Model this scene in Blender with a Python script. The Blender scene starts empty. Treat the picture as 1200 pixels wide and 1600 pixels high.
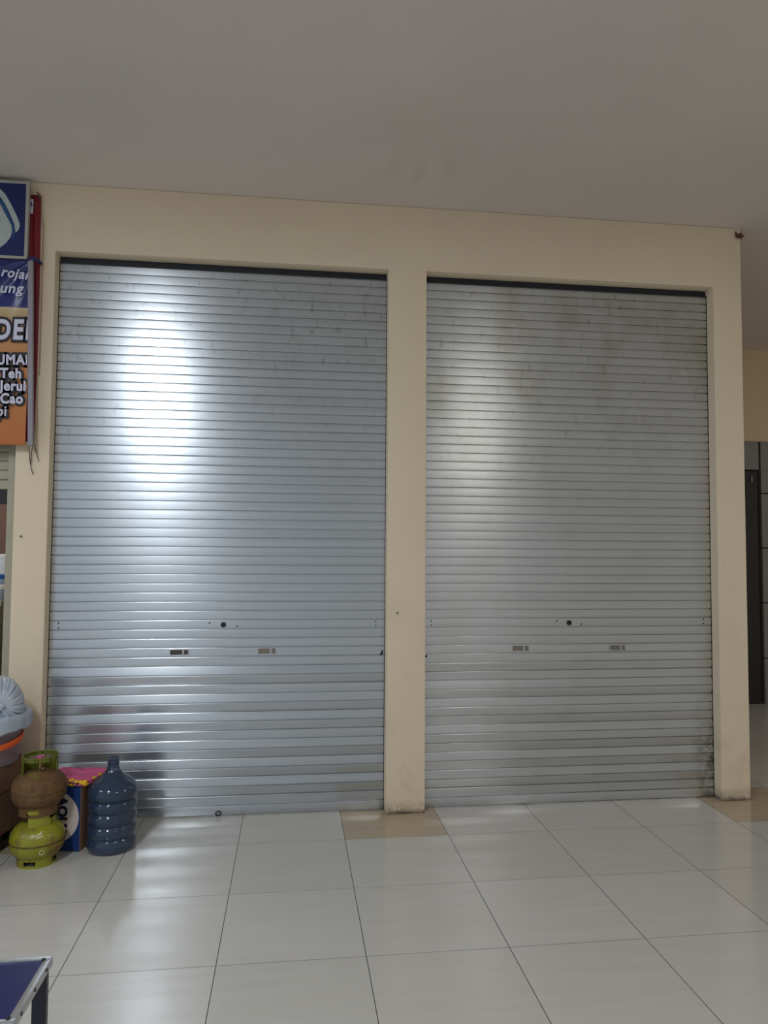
import bpy, bmesh, math, random
from mathutils import Vector, Matrix, Euler, noise

# ------------------------------------------------------------------ setup
sc = bpy.context.scene
COL = sc.collection
random.seed(7)
PI = math.pi

def srgb(r, g, b):
    def f(c):
        c /= 255.0
        return c / 12.92 if c <= 0.04045 else ((c + 0.055) / 1.055) ** 2.4
    return (f(r), f(g), f(b), 1.0)

# ------------------------------------------------------------------ camera
CAM = Vector((-0.3221, -4.232, 1.6563))
YAW, PITCH, ROLL = 0.1255, 0.0508, 0.0065
FPX = 1136.47
_f = Vector((math.sin(YAW) * math.cos(PITCH), math.cos(YAW) * math.cos(PITCH), math.sin(PITCH)))
_r0 = Vector((math.cos(YAW), -math.sin(YAW), 0))
_u0 = _r0.cross(_f)
_r = _r0 * math.cos(ROLL) + _u0 * math.sin(ROLL)
_u = _u0 * math.cos(ROLL) - _r0 * math.sin(ROLL)
cam_d = bpy.data.cameras.new('camera')
cam_d.sensor_width = 36.0
cam_d.sensor_fit = 'AUTO'
cam_d.lens = FPX / 1600.0 * 36.0
cam_d.clip_start = 0.05
cam = bpy.data.objects.new('camera', cam_d)
M = Matrix((( _r.x, _u.x, -_f.x, CAM.x), (_r.y, _u.y, -_f.y, CAM.y), (_r.z, _u.z, -_f.z, CAM.z), (0, 0, 0, 1)))
cam.matrix_world = M
COL.objects.link(cam)
sc.camera = cam

def on_plane(px, py, axis, val):
    """point of the place seen at a pixel of the photo, on the plane axis = val"""
    v = _f + _r * ((px - 600) / FPX) - _u * ((py - 800) / FPX)
    t = (val - CAM[axis]) / v[axis]
    return CAM + v * t

# ------------------------------------------------------------------ world, lamps, exposure
sc.view_settings.view_transform = 'Standard'
sc.view_settings.look = 'None'
sc.view_settings.gamma = 1.0
sc.view_settings.use_curve_mapping = False
sc.view_settings.exposure = 0.13

w = bpy.data.worlds.new('daylight')
sc.world = w
w.use_nodes = True
bg = w.node_tree.nodes['Background']
# daylight reaches the hall mostly from the open left side; the right is dimmer and warmer
_t = w.node_tree
_tc = _t.nodes.new('ShaderNodeTexCoord'); _sp = _t.nodes.new('ShaderNodeSeparateXYZ')
_t.links.new(_tc.outputs['Generated'], _sp.inputs[0])
_rp = _t.nodes.new('ShaderNodeValToRGB')
_mr = _t.nodes.new('ShaderNodeMapRange'); _mr.inputs[1].default_value = -1.0; _mr.inputs[2].default_value = 1.0
_t.links.new(_sp.outputs[0], _mr.inputs[0]); _t.links.new(_mr.outputs[0], _rp.inputs[0])
_e = _rp.color_ramp.elements
_e[0].position = 0.0; _e[0].color = (0.76, 0.88, 1.0, 1)
_e[1].position = 1.0; _e[1].color = (0.42, 0.40, 0.36, 1)
for _p, _c in ((0.35, (0.66, 0.74, 0.82, 1)), (0.62, (0.53, 0.545, 0.54, 1))):
    _x = _e.new(_p); _x.color = _c
_t.links.new(_rp.outputs[0], bg.inputs[0])
bg.inputs[1].default_value = 0.5

def area(name, loc, sx, sy, power, color, rot=(0, 0, 0)):
    d = bpy.data.lights.new(name, 'AREA')
    d.shape = 'RECTANGLE'; d.size = sx; d.size_y = sy
    d.energy = power; d.color = color
    o = bpy.data.objects.new(name, d)
    o.location = loc; o.rotation_euler = rot
    COL.objects.link(o)
    return o
# ceiling panels of the hall (behind the photographer) facing down, plus one added fill
area('ceiling_panel_or_fill_light', (-1.99, -4.1, 3.87), 0.36, 1.2, 92, (0.90, 0.96, 1.0))
area('ceiling_panel_or_fill_light', (-2.55, -7.0, 3.87), 0.42, 0.8, 44, (0.90, 0.96, 1.0))
area('ceiling_panel_or_fill_light', (2.55, -6.2, 3.87), 0.6, 1.1, 46, (1.0, 0.97, 0.92))
area('ceiling_panel_or_fill_light', (6.7, -2.6, 3.87), 0.8, 0.8, 66, (1.0, 0.98, 0.95))  # added fill lamp, unseen, brightens the right pillar and floor
area('ceiling_panel_or_fill_light', (-5.5, -3.2, 3.87), 1.2, 1.2, 55, (0.88, 0.95, 1.0))

# ------------------------------------------------------------------ materials
MATS = {}
class NT:
    def __init__(s, name):
        s.m = bpy.data.materials.new(name); s.m.use_nodes = True
        s.t = s.m.node_tree; s.b = s.t.nodes['Principled BSDF']
        MATS[name] = s.m
    def n(s, typ, **kw):
        nd = s.t.nodes.new(typ)
        for k, v in kw.items(): setattr(nd, k, v)
        return nd
    def l(s, a, b): s.t.links.new(a, b)
    def set(s, **kw):
        for k, v in kw.items(): s.b.inputs[k.replace('_', ' ')].default_value = v
    def val(s, v, sock): sock.default_value = v
    def coord(s, scale=(1, 1, 1), loc=(0, 0, 0), kind='Object'):
        tc = s.n('ShaderNodeTexCoord'); mp = s.n('ShaderNodeMapping')
        s.l(tc.outputs[kind], mp.inputs[0])
        mp.inputs['Scale'].default_value = scale; mp.inputs['Location'].default_value = loc
        return mp.outputs[0]
    def noise(s, scale, detail=4, rough=0.55, vec=None, lo=0.0, hi=1.0):
        nz = s.n('ShaderNodeTexNoise'); nz.inputs['Scale'].default_value = scale
        nz.inputs['Detail'].default_value = detail; nz.inputs['Roughness'].default_value = rough
        if vec is not None: s.l(vec, nz.inputs['Vector'])
        mr = s.n('ShaderNodeMapRange'); s.l(nz.outputs[0], mr.inputs[0])
        mr.inputs[1].default_value = lo; mr.inputs[2].default_value = hi
        return mr.outputs[0]
    def mix(s, fac, a, b, blend='MIX'):
        mx = s.n('ShaderNodeMix', data_type='RGBA', blend_type=blend)
        for sock, v in ((mx.inputs[0], fac), (mx.inputs[6], a), (mx.inputs[7], b)):
            if hasattr(v, 'is_linked') or isinstance(v, bpy.types.NodeSocket): s.l(v, sock)
            else: sock.default_value = v
        return mx.outputs[2]
    def math(s, op, a, b=0.0, clamp=False):
        mt = s.n('ShaderNodeMath', operation=op, use_clamp=clamp)
        for sock, v in ((mt.inputs[0], a), (mt.inputs[1], b)):
            if isinstance(v, bpy.types.NodeSocket): s.l(v, sock)
            else: sock.default_value = v
        return mt.outputs[0]
    def bump(s, h, strength=0.2, dist=0.01):
        bp = s.n('ShaderNodeBump'); bp.inputs['Strength'].default_value = strength
        bp.inputs['Distance'].default_value = dist
        s.l(h, bp.inputs['Height']); s.l(bp.outputs[0], s.b.inputs['Normal'])

def simple(name, col, rough=0.5, metal=0.0, var=0.12, scale=14, bump=0.0, spec=0.5):
    n = NT(name)
    v = n.noise(scale, 4, 0.6, n.coord(), 0.3, 0.7)
    dark = tuple(c * (1 - var) for c in col[:3]) + (1,)
    n.l(n.mix(v, dark, col), n.b.inputs['Base Color'])
    n.set(Roughness=rough, Metallic=metal)
    n.b.inputs['Specular IOR Level'].default_value = spec
    if bump: n.bump(n.noise(scale * 4, 3, 0.6, n.coord(), 0, 1), bump, 0.004)
    return n.m

# beige plaster paint with scuffs
def paint(name, base, dirt, low=True):
    n = NT(name)
    c = n.coord()
    a = n.noise(1.3, 3, 0.5, c, 0.35, 0.7)
    col = n.mix(a, base, tuple(x * 0.95 for x in base[:3]) + (1,))
    s1 = n.noise(9, 6, 0.7, n.coord((1, 1, 0.6)), 0.64, 0.8)
    col = n.mix(n.math('MULTIPLY', s1, 0.22), col, dirt)
    s2 = n.noise(60, 2, 0.5, c, 0.76, 0.80)
    col = n.mix(n.math('MULTIPLY', s2, 0.45), col, dirt)
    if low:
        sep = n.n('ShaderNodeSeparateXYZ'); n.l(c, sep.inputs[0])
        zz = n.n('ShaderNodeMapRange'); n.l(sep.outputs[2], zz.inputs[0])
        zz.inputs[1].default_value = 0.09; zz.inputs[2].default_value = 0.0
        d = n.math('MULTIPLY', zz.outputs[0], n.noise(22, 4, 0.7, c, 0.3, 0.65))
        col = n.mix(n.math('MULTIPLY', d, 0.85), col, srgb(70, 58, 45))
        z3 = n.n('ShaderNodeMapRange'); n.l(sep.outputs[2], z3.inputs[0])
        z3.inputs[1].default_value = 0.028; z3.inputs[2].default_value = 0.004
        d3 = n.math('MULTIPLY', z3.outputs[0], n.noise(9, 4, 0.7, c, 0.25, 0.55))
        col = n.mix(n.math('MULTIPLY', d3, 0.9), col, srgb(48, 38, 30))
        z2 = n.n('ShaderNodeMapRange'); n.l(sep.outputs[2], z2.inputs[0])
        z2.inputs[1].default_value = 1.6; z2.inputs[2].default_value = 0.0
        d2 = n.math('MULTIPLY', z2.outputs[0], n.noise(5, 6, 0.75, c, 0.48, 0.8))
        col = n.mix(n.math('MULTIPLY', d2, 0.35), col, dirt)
    n.l(col, n.b.inputs['Base Color'])
    n.set(Roughness=0.62)
    n.bump(n.noise(45, 4, 0.6, c, 0, 1), 0.12, 0.004)
    return n.m
BEIGE = paint('beige_paint', srgb(231, 214, 188), srgb(136, 116, 94))
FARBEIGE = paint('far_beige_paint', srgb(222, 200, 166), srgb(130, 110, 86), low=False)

# ceiling
n = NT('ceiling_paint')
c = n.coord()
col = n.mix(n.noise(0.7, 3, 0.5, c, 0.3, 0.7), srgb(220, 212, 206), srgb(210, 203, 197))
sep = n.n('ShaderNodeSeparateXYZ'); n.l(c, sep.inputs[0])
for (sx, sy, rx, ry, k) in ((0.245, -0.09, 0.07, 0.14, 0.10), (0.40, -0.07, 0.05, 0.18, 0.12), (0.58, -0.13, 0.06, 0.16, 0.09),
                            (0.25, -0.6, 0.5, 0.4, 0.06)):
    dx = n.math('DIVIDE', n.math('SUBTRACT', sep.outputs[0], sx), rx)
    dy = n.math('DIVIDE', n.math('SUBTRACT', sep.outputs[1], sy), ry)
    d = n.math('SQRT', n.math('ADD', n.math('MULTIPLY', dx, dx), n.math('MULTIPLY', dy, dy)))
    d = n.math('ADD', d, n.math('MULTIPLY', n.math('SUBTRACT', n.noise(14, 4, 0.6, c), 0.5), 0.9))
    mk = n.n('ShaderNodeMapRange'); n.l(d, mk.inputs[0])
    mk.inputs[1].default_value = 1.1; mk.inputs[2].default_value = 0.2
    col = n.mix(n.math('MULTIPLY', mk.outputs[0], k), col, srgb(150, 132, 84))
col = n.mix(n.math('MULTIPLY', n.noise(40, 2, 0.5, c, 0.77, 0.8), 0.4), col, srgb(110, 100, 90))
n.l(col, n.b.inputs['Base Color'])
n.set(Roughness=0.8)
CEIL = n.m

# polished floor tiles, 60 cm, beige ones at the feet of the pillars
n = NT('floor_tile')
c = n.coord()
sep = n.n('ShaderNodeSeparateXYZ'); n.l(c, sep.inputs[0])
X, Y = sep.outputs[0], sep.outputs[1]
tx = n.math('DIVIDE', X, 0.6); ty = n.math('DIVIDE', Y, 0.6)
fx = n.math('ABSOLUTE', n.math('SUBTRACT', n.math('FRACT', n.math('ADD', tx, 0.5)), 0.5))
fy = n.math('ABSOLUTE', n.math('SUBTRACT', n.math('FRACT', n.math('ADD', ty, 0.5)), 0.5))
def below(a, lim, soft):
    m = n.n('ShaderNodeMapRange'); n.l(a, m.inputs[0])
    m.inputs[1].default_value = lim + soft; m.inputs[2].default_value = lim
    return m.outputs[0]
gx = below(fx, 0.0020, 0.0015); gy = n.math('MULTIPLY', below(fy, 0.0016, 0.0016), 0.8)
grout = n.math('MAXIMUM', gx, gy)
ix = n.math('FLOOR', tx); iy = n.math('FLOOR', ty)
cmb = n.n('ShaderNodeCombineXYZ'); n.l(ix, cmb.inputs[0]); n.l(iy, cmb.inputs[1])
wn = n.n('ShaderNodeTexWhiteNoise'); wn.noise_dimensions = '3D'; n.l(cmb.outputs[0], wn.inputs['Vector'])
rnd = wn.outputs['Value']
base = n.mix(rnd, srgb(193, 191, 186), srgb(201, 199, 195))
str_ = n.noise(3.0, 4, 0.6, n.coord((0.55, 7.0, 1)), 0.35, 0.7)
base = n.mix(n.math('MULTIPLY', str_, 0.35), base, srgb(184, 178, 168))
# pillar tiles: x cell 0 (mod 4), y cell 0
m4 = n.math('FLOORED_MODULO', ix, 4.0)
isx = n.math('LESS_THAN', n.math('ABSOLUTE', m4), 0.5)
isy = n.math('LESS_THAN', n.math('ABSOLUTE', iy), 0.5)
beige = n.math('MULTIPLY', isx, isy)
base = n.mix(beige, base, n.mix(str_, srgb(184, 168, 142), srgb(172, 156, 132)))
# little dark specks and grime by the shutters
spk = n.noise(48, 2, 0.5, c, 0.79, 0.82)
base = n.mix(n.math('MULTIPLY', spk, 0.5), base, srgb(90, 82, 74))
gr = n.n('ShaderNodeMapRange'); n.l(Y, gr.inputs[0]); gr.inputs[1].default_value = 0.30; gr.inputs[2].default_value = 0.47
g2 = n.math('MULTIPLY', n.math('MULTIPLY', gr.outputs[0], n.math('LESS_THAN', Y, 0.5)), n.noise(7, 5, 0.7, c, 0.45, 0.75))
base = n.mix(n.math('MULTIPLY', g2, 0.5), base, srgb(120, 98, 74))
base = n.mix(grout, base, srgb(58, 54, 50))
n.l(base, n.b.inputs['Base Color'])
rr = n.math('ADD', n.math('MULTIPLY', grout, 0.5), n.math('ADD', 0.10, n.math('MULTIPLY', n.noise(5, 4, 0.6, c, 0.3, 0.8), 0.10)))
n.l(rr, n.b.inputs['Roughness'])
n.b.inputs['Specular IOR Level'].default_value = 0.5
n.bump(n.math('SUBTRACT', n.math('MULTIPLY', n.noise(3, 2, 0.5, c), 0.12), grout), 0.15, 0.002)
FLOOR = n.m

# aluminium shutter curtain, brushed along the slats
def shutter_metal(name, tint, stain, seed, stain_amt, zgrime=False):
    n = NT(name)
    c = n.coord()
    br = n.noise(1.0, 0, 0.5, n.coord((0.35, 1, 48), (seed, 0, 0)), 0.3, 0.7)
    col = n.mix(br, tint, tuple(x * 0.93 for x in tint[:3]) + (1,))
    st = n.noise(2.3, 5, 0.65, n.coord((1, 1, 0.8), (seed, 0, seed)), 0.48, 0.75)
    sep = n.n('ShaderNodeSeparateXYZ'); n.l(c, sep.inputs[0])
    top = n.n('ShaderNodeMapRange'); n.l(sep.outputs[2], top.inputs[0])
    top.inputs[1].default_value = 1.7; top.inputs[2].default_value = 3.3
    stf = n.math('MULTIPLY', st, n.math('ADD', n.math('MULTIPLY', top.outputs[0], 0.75), 0.25))
    col = n.mix(n.math('MULTIPLY', stf, stain_amt), col, stain)
    sm = n.noise(16, 2, 0.6, n.coord((1.6, 1, 0.7), (seed * 2, 0, 3)), 0.62, 0.78)
    col = n.mix(n.math('MULTIPLY', n.math('MULTIPLY', sm, top.outputs[0]), 0.5), col, srgb(96, 92, 84))
    lo = n.n('ShaderNodeMapRange'); n.l(sep.outputs[2], lo.inputs[0])
    lo.inputs[1].default_value = 0.55; lo.inputs[2].default_value = 0.0
    lowd = n.math('MULTIPLY', lo.outputs[0], n.noise(20, 4, 0.7, n.coord((1, 1, 1), (seed, 1, 0)), 0.6, 0.8))
    col = n.mix(n.math('MULTIPLY', lowd, 0.35), col, srgb(84, 80, 72))
    if zgrime:
        ex = n.n('ShaderNodeMapRange'); n.l(sep.outputs[0], ex.inputs[0])
        ex.inputs[1].default_value = 2.36; ex.inputs[2].default_value = 2.5
        ez = n.n('ShaderNodeMapRange'); n.l(sep.outputs[2], ez.inputs[0])
        ez.inputs[1].default_value = 0.75; ez.inputs[2].default_value = 0.3
        g = n.math('MULTIPLY', n.math('MULTIPLY', ex.outputs[0], ez.outputs[0]), n.noise(13, 5, 0.7, c, 0.42, 0.66))
        col = n.mix(n.math('MULTIPLY', g, 0.8), col, srgb(58, 54, 48))
    n.l(col, n.b.inputs['Base Color'])
    n.set(Metallic=0.92, Anisotropic=0.76)
    n.set(Roughness=0.285)
    tv = n.n('ShaderNodeCombineXYZ'); tv.inputs[2].default_value = 1.0
    n.l(tv.outputs[0], n.b.inputs['Tangent'])
    return n.m
SH_L = shutter_metal('shutter_aluminium', (0.58, 0.62, 0.665, 1), srgb(150, 148, 138), 2.0, 0.25)
SH_R = shutter_metal('shutter_aluminium_stained', (0.62, 0.635, 0.645, 1), srgb(150, 143, 112), 9.0, 0.6, True)

DARKSTEEL = simple('dark_steel', srgb(52, 54, 60), 0.5, 0.6)
BLACKISH = simple('black_plastic', srgb(24, 24, 26), 0.5)
ALU = simple('aluminium', srgb(196, 198, 202), 0.35, 0.8, 0.08)
GREYBAR = simple('grey_bar', srgb(150, 144, 156), 0.5, 0.0, 0.08)
RAIL = simple('rail_paint', srgb(176, 170, 150), 0.5, 0.2, 0.15)
DARKPLATE = simple('dark_plate', srgb(98, 92, 88), 0.5, 0.6, 0.5, 60)
DULLPLATE = simple('dull_plate', srgb(150, 140, 130), 0.5, 0.6, 0.4, 60)
SIGNBLUE = simple('sign_blue', srgb(20, 36, 98), 0.35, 0, 0.05)
SIGNPALE = simple('sign_pale', srgb(190, 200, 200), 0.35, 0, 0.15, 30)
SIGNTEAL = simple('sign_teal', srgb(40, 92, 150), 0.35, 0, 0.1)
RED = simple('red_cloth', srgb(128, 22, 34), 0.6, 0, 0.2)
PEACH = simple('pale_hem', srgb(206, 176, 160), 0.6)
WHITEPRINT = simple('white_print', srgb(214, 214, 236), 0.35, 0, 0.03)
BLACKPRINT = simple('black_print', srgb(22, 20, 36), 0.35)
CORD = simple('cord', srgb(96, 90, 84), 0.8)
NAVYTIE = simple('navy_tie', srgb(38, 38, 92), 0.6)
CARD = simple('cardboard', srgb(126, 92, 72), 0.85, 0, 0.15, 8)
CARDRED = simple('cardboard_red_print', srgb(150, 40, 36), 0.8)
BOXBROWN = simple('box_side_cardboard', srgb(150, 116, 92), 0.85, 0, 0.12)
BOXBLUE = simple('box_blue_print', srgb(8, 48, 110), 0.6, 0, 0.06)
BOXWHITE = simple('box_white_print', srgb(206, 192, 186), 0.6, 0, 0.06)
BOXNAVY = simple('box_navy_print', srgb(20, 26, 60), 0.6)
NAVY = simple('navy_laminate', srgb(20, 31, 88), 0.3, 0, 0.06)
NAVYLEG = simple('navy_leg', srgb(26, 30, 52), 0.4)
ORANGE = simple('orange_plastic', srgb(222, 92, 34), 0.35)
PINKCAP = simple('pink_cap', srgb(196, 70, 140), 0.4)
BRASS = simple('valve_brass', srgb(150, 128, 84), 0.35, 0.9)
GREYTILE = simple('grey_wall_tile', srgb(128, 128, 126), 0.35, 0, 0.06)
DARKROOM = simple('dark_interior', srgb(30, 30, 28), 0.8)
BROWNWALL = simple('brown_interior', srgb(150, 122, 110), 0.8)
CABINET = simple('cabinet_laminate', srgb(176, 172, 156), 0.5)
CLEARBLUE = simple('pale_blue_plastic', srgb(176, 200, 226), 0.3)
WHITEPL = simple('white_plastic', srgb(240, 240, 238), 0.3)
BLUEPL = simple('blue_plastic', srgb(30, 96, 176), 0.35)
NEST = simple('dried_mud', srgb(96, 66, 40), 0.9, 0, 0.3, 60)

# banner print: blue top, cream band running into orange
n = NT('banner_print')
c = n.coord()
sep = n.n('ShaderNodeSeparateXYZ'); n.l(c, sep.inputs[0])
rmp = n.n('ShaderNodeValToRGB')
mr = n.n('ShaderNodeMapRange'); n.l(sep.outputs[2], mr.inputs[0])
mr.inputs[1].default_value = 2.25; mr.inputs[2].default_value = 3.374
n.l(mr.outputs[0], rmp.inputs[0])
e = rmp.color_ramp.elements
e[0].position = 0.0; e[0].color = srgb(186, 108, 54)
e[1].position = 0.50; e[1].color = srgb(198, 136, 84)
for p, cc in ((0.64, srgb(200, 152, 104)), (0.72, srgb(194, 172, 132)), (0.738, srgb(206, 186, 146)), (0.741, srgb(44, 50, 118)), (1.0, srgb(36, 43, 106))):
    x = e.new(p); x.color = cc
n.l(rmp.outputs[0], n.b.inputs['Base Color'])
n.set(Roughness=0.28)
BANNER = n.m

# bag plastic
n = NT('bag_plastic')
n.l(n.mix(n.noise(6, 4, 0.6, n.coord(), 0.3, 0.7), srgb(172, 184, 202), srgb(204, 212, 224)), n.b.inputs['Base Color'])
n.set(Roughness=0.32, Transmission_Weight=0.15)
n.b.inputs['Subsurface Weight'].default_value = 0.0
n.bump(n.noise(30, 4, 0.6, n.coord(), 0, 1), 0.25, 0.004)
BAG = n.m
# frosted tub
n = NT('frosted_tub')
n.set(Base_Color=srgb(226, 214, 222), Roughness=0.22, Transmission_Weight=0.8, IOR=1.05)
TUB = n.m
TUBRED = simple('red_packets', srgb(142, 44, 50), 0.5, 0, 0.45, 9)
# bottle polycarbonate
n = NT('blue_polycarbonate')
n.l(n.mix(n.noise(5, 3, 0.5, n.coord(), 0.3, 0.7), srgb(76, 99, 134), srgb(92, 114, 146)), n.b.inputs['Base Color'])
n.set(Roughness=0.16, Transmission_Weight=0.72, IOR=1.12)
n.b.inputs['Specular IOR Level'].default_value = 0.9
n.b.inputs['Coat Weight'].default_value = 1.0
n.b.inputs['Coat Roughness'].default_value = 0.10
PC = n.m
# gas cylinder paints
def gas_paint(name, amount, rough, dark=False):
    n = NT(name)
    c = n.coord()
    g = n.mix(n.noise(9, 4, 0.6, c, 0.3, 0.7), srgb(128, 130, 30), srgb(150, 148, 46))
    rust = n.mix(n.noise(24, 5, 0.7, c, 0.3, 0.7), srgb(76, 50, 30), srgb(116, 86, 48))
    f = n.noise(6, 6, 0.72, c, amount, amount + 0.14)
    n.l(n.mix(f, g, rust) if not dark else n.mix(f, srgb(92, 98, 26), rust), n.b.inputs['Base Color'])
    n.l(n.math('ADD', rough, n.math('MULTIPLY', f, 0.35)), n.b.inputs['Roughness'])
    n.bump(n.noise(40, 4, 0.7, c, 0, 1), 0.2, 0.003)
    return n.m
GAS_GREEN = gas_paint('melon_green_paint', 0.50, 0.3)
GAS_RUST = gas_paint('rusted_green_paint', 0.26, 0.45)
GAS_COLLAR_DARK = gas_paint('collar_olive_paint', 0.60, 0.35, True)
GAS_COLLAR = gas_paint('collar_green_paint', 0.60, 0.35)
SEAM = simple('seam_rust', srgb(92, 70, 34), 0.6, 0, 0.4, 50)
CHALK = simple('white_stencil', srgb(222, 220, 190), 0.5)
# cloth
n = NT('pink_patterned_cloth')
c = n.coord()
vr = n.n('ShaderNodeTexVoronoi'); vr.inputs['Scale'].default_value = 17
n.l(n.coord((1, 1, 2.2), (0.35, 0.1, 0)), vr.inputs['Vector'])
sep = n.n('ShaderNodeSeparateXYZ'); n.l(c, sep.inputs[0])
bl = n.n('ShaderNodeMapRange'); n.l(vr.outputs['Distance'], bl.inputs[0])
bl.inputs[1].default_value = 0.43; bl.inputs[2].default_value = 0.38
by_ = n.math('LESS_THAN', sep.outputs[1], -0.085)
cells = n.n('ShaderNodeSeparateColor'); n.l(vr.outputs['Color'], cells.inputs[0])
pick = n.math('GREATER_THAN', n.math('ADD', cells.outputs[0], n.math('MULTIPLY', by_, 0.5)), 0.55)
yel = n.math('MULTIPLY', bl.outputs[0], pick)
edge = n.n('ShaderNodeMapRange'); n.l(vr.outputs['Distance'], edge.inputs[0])
edge.inputs[1].default_value = 0.36; edge.inputs[2].default_value = 0.40
blk = n.math('MULTIPLY', n.math('MULTIPLY', edge.outputs[0], bl.outputs[0]), pick)
# patterned border only; plain pink in the middle
bx = n.math('GREATER_THAN', n.math('ABSOLUTE', sep.outputs[0]), 0.118)
by = n.math('LESS_THAN', sep.outputs[1], -0.085)
border = n.math('MAXIMUM', bx, by)
col = n.mix(n.math('MULTIPLY', yel, border), srgb(214, 92, 138), srgb(240, 190, 40))
col = n.mix(n.math('MULTIPLY', blk, border), col, srgb(40, 20, 30))
fz = n.n('ShaderNodeTexNoise'); fz.inputs['Scale'].default_value = 34; fz.inputs['Detail'].default_value = 1
n.l(n.coord((1, 1, 1.6)), fz.inputs['Vector'])
fy_ = n.math('GREATER_THAN', fz.outputs[0], 0.41); fb_ = n.math('MULTIPLY', fy_, n.math('LESS_THAN', fz.outputs[0], 0.475))
fr_ = n.math('LESS_THAN', sep.outputs[1], -0.100)
col = n.mix(n.math('MULTIPLY', fr_, fy_), col, srgb(240, 190, 40))
col = n.mix(n.math('MULTIPLY', fr_, fb_), col, srgb(40, 20, 30))
wv = n.noise(7, 2, 0.5, c, 0.515, 0.53)
wv2 = n.noise(7, 2, 0.5, c, 0.56, 0.545)
col = n.mix(n.math('MULTIPLY', n.math('MULTIPLY', wv, wv2), n.math('SUBTRACT', 0.8, border, True)), col, srgb(90, 60, 90))
n.l(col, n.b.inputs['Base Color']); n.set(Roughness=0.7)
CLOTH = n.m

# ------------------------------------------------------------------ mesh helpers
class MB:
    def __init__(s): s.v = []; s.f = []
    def add(s, vs, fs):
        o = len(s.v); s.v += [tuple(p) for p in vs]; s.f += [tuple(i + o for i in q) for q in fs]
    def box(s, x0, x1, y0, y1, z0, z1, bev=0.0):
        bm = bmesh.new()
        bmesh.ops.create_cube(bm, size=1.0)
        for v in bm.verts:
            v.co = Vector(((x0 + x1) / 2 + v.co.x * (x1 - x0), (y0 + y1) / 2 + v.co.y * (y1 - y0), (z0 + z1) / 2 + v.co.z * (z1 - z0)))
        if bev: bmesh.ops.bevel(bm, geom=bm.edges[:], offset=bev, segments=2, affect='EDGES', profile=0.6)
        s.frombm(bm)
    def frombm(s, bm):
        bm.verts.index_update()
        s.add([v.co.copy() for v in bm.verts], [[v.index for v in f.verts] for f in bm.faces]); bm.free()
    def lathe(s, prof, seg=48, c=(0, 0), closed=False):
        vs = []; fs = []
        m = len(prof)
        for i in range(seg):
            a = 2 * PI * i / seg
            for r, z in prof: vs.append((c[0] + r * math.cos(a), c[1] + r * math.sin(a), z))
        for i in range(seg):
            j = (i + 1) % seg
            for k in range(m if closed else m - 1):
                l = (k + 1) % m
                fs.append((i * m + k, j * m + k, j * m + l, i * m + l))
        s.add(vs, fs)
    def tube(s, pts, r, seg=8):
        pts = [Vector(p) for p in pts]
        vs = []; fs = []
        for i, p in enumerate(pts):
            t = (pts[min(i + 1, len(pts) - 1)] - pts[max(i - 1, 0)]).normalized()
            a = t.orthogonal().normalized() if i == 0 else (pa - t * pa.dot(t)).normalized()
            pa = a
            b = t.cross(a)
            rr = r[i] if isinstance(r, (list, tuple)) else r
            for k in range(seg):
                an = 2 * PI * k / seg
                vs.append(p + a * (rr * math.cos(an)) + b * (rr * math.sin(an)))
        for i in range(len(pts) - 1):
            for k in range(seg):
                l = (k + 1) % seg
                fs.append((i * seg + k, i * seg + l, (i + 1) * seg + l, (i + 1) * seg + k))
        fs.append(tuple(range(seg))[::-1]); fs.append(tuple((len(pts) - 1) * seg + k for k in range(seg)))
        s.add(vs, fs)
    def disc(s, c, axis, r, depth, seg=24):
        c = Vector(c); a = Vector(axis).normalized()
        s.tube([c, c + a * depth], r, seg)
    def grid(s, fn, nu, nv, wrap_u=False):
        vs = [fn(i / (nu if wrap_u else nu - 1), j / (nv - 1)) for i in range(nu) for j in range(nv)]
        fs = []
        for i in range(nu if wrap_u else nu - 1):
            k = (i + 1) % nu
            for j in range(nv - 1):
                fs.append((i * nv + j, k * nv + j, k * nv + j + 1, i * nv + j + 1))
        s.add(vs, fs)
    def prism(s, poly, y0, y1):
        """outline in x,z extruded along y"""
        m = len(poly)
        vs = [(x, y0, z) for x, z in poly] + [(x, y1, z) for x, z in poly]
        fs = [tuple(range(m)), tuple(range(2 * m - 1, m - 1, -1))]
        fs += [(i, m + i, m + (i + 1) % m, (i + 1) % m) for i in range(m)]
        s.add(vs, fs)
    def build(s, name, mat, parent=None, smooth=None, origin=None):
        me = bpy.data.meshes.new(name)
        vs = s.v
        if origin is not None:
            o = Vector(origin); vs = [tuple(Vector(p) - o) for p in vs]
        me.from_pydata(vs, [], s.f); me.update()
        bm = bmesh.new(); bm.from_mesh(me)
        bmesh.ops.recalc_face_normals(bm, faces=bm.faces[:])
        bm.to_mesh(me); bm.free()
        if smooth is not None:
            for p in me.polygons: p.use_smooth = True
            me.set_sharp_from_angle(angle=math.radians(smooth))
        me.materials.append(mat)
        ob = bpy.data.objects.new(name, me); COL.objects.link(ob)
        if origin is not None: ob.location = origin
        if parent is not None: ob.parent = parent
        return ob

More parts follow.
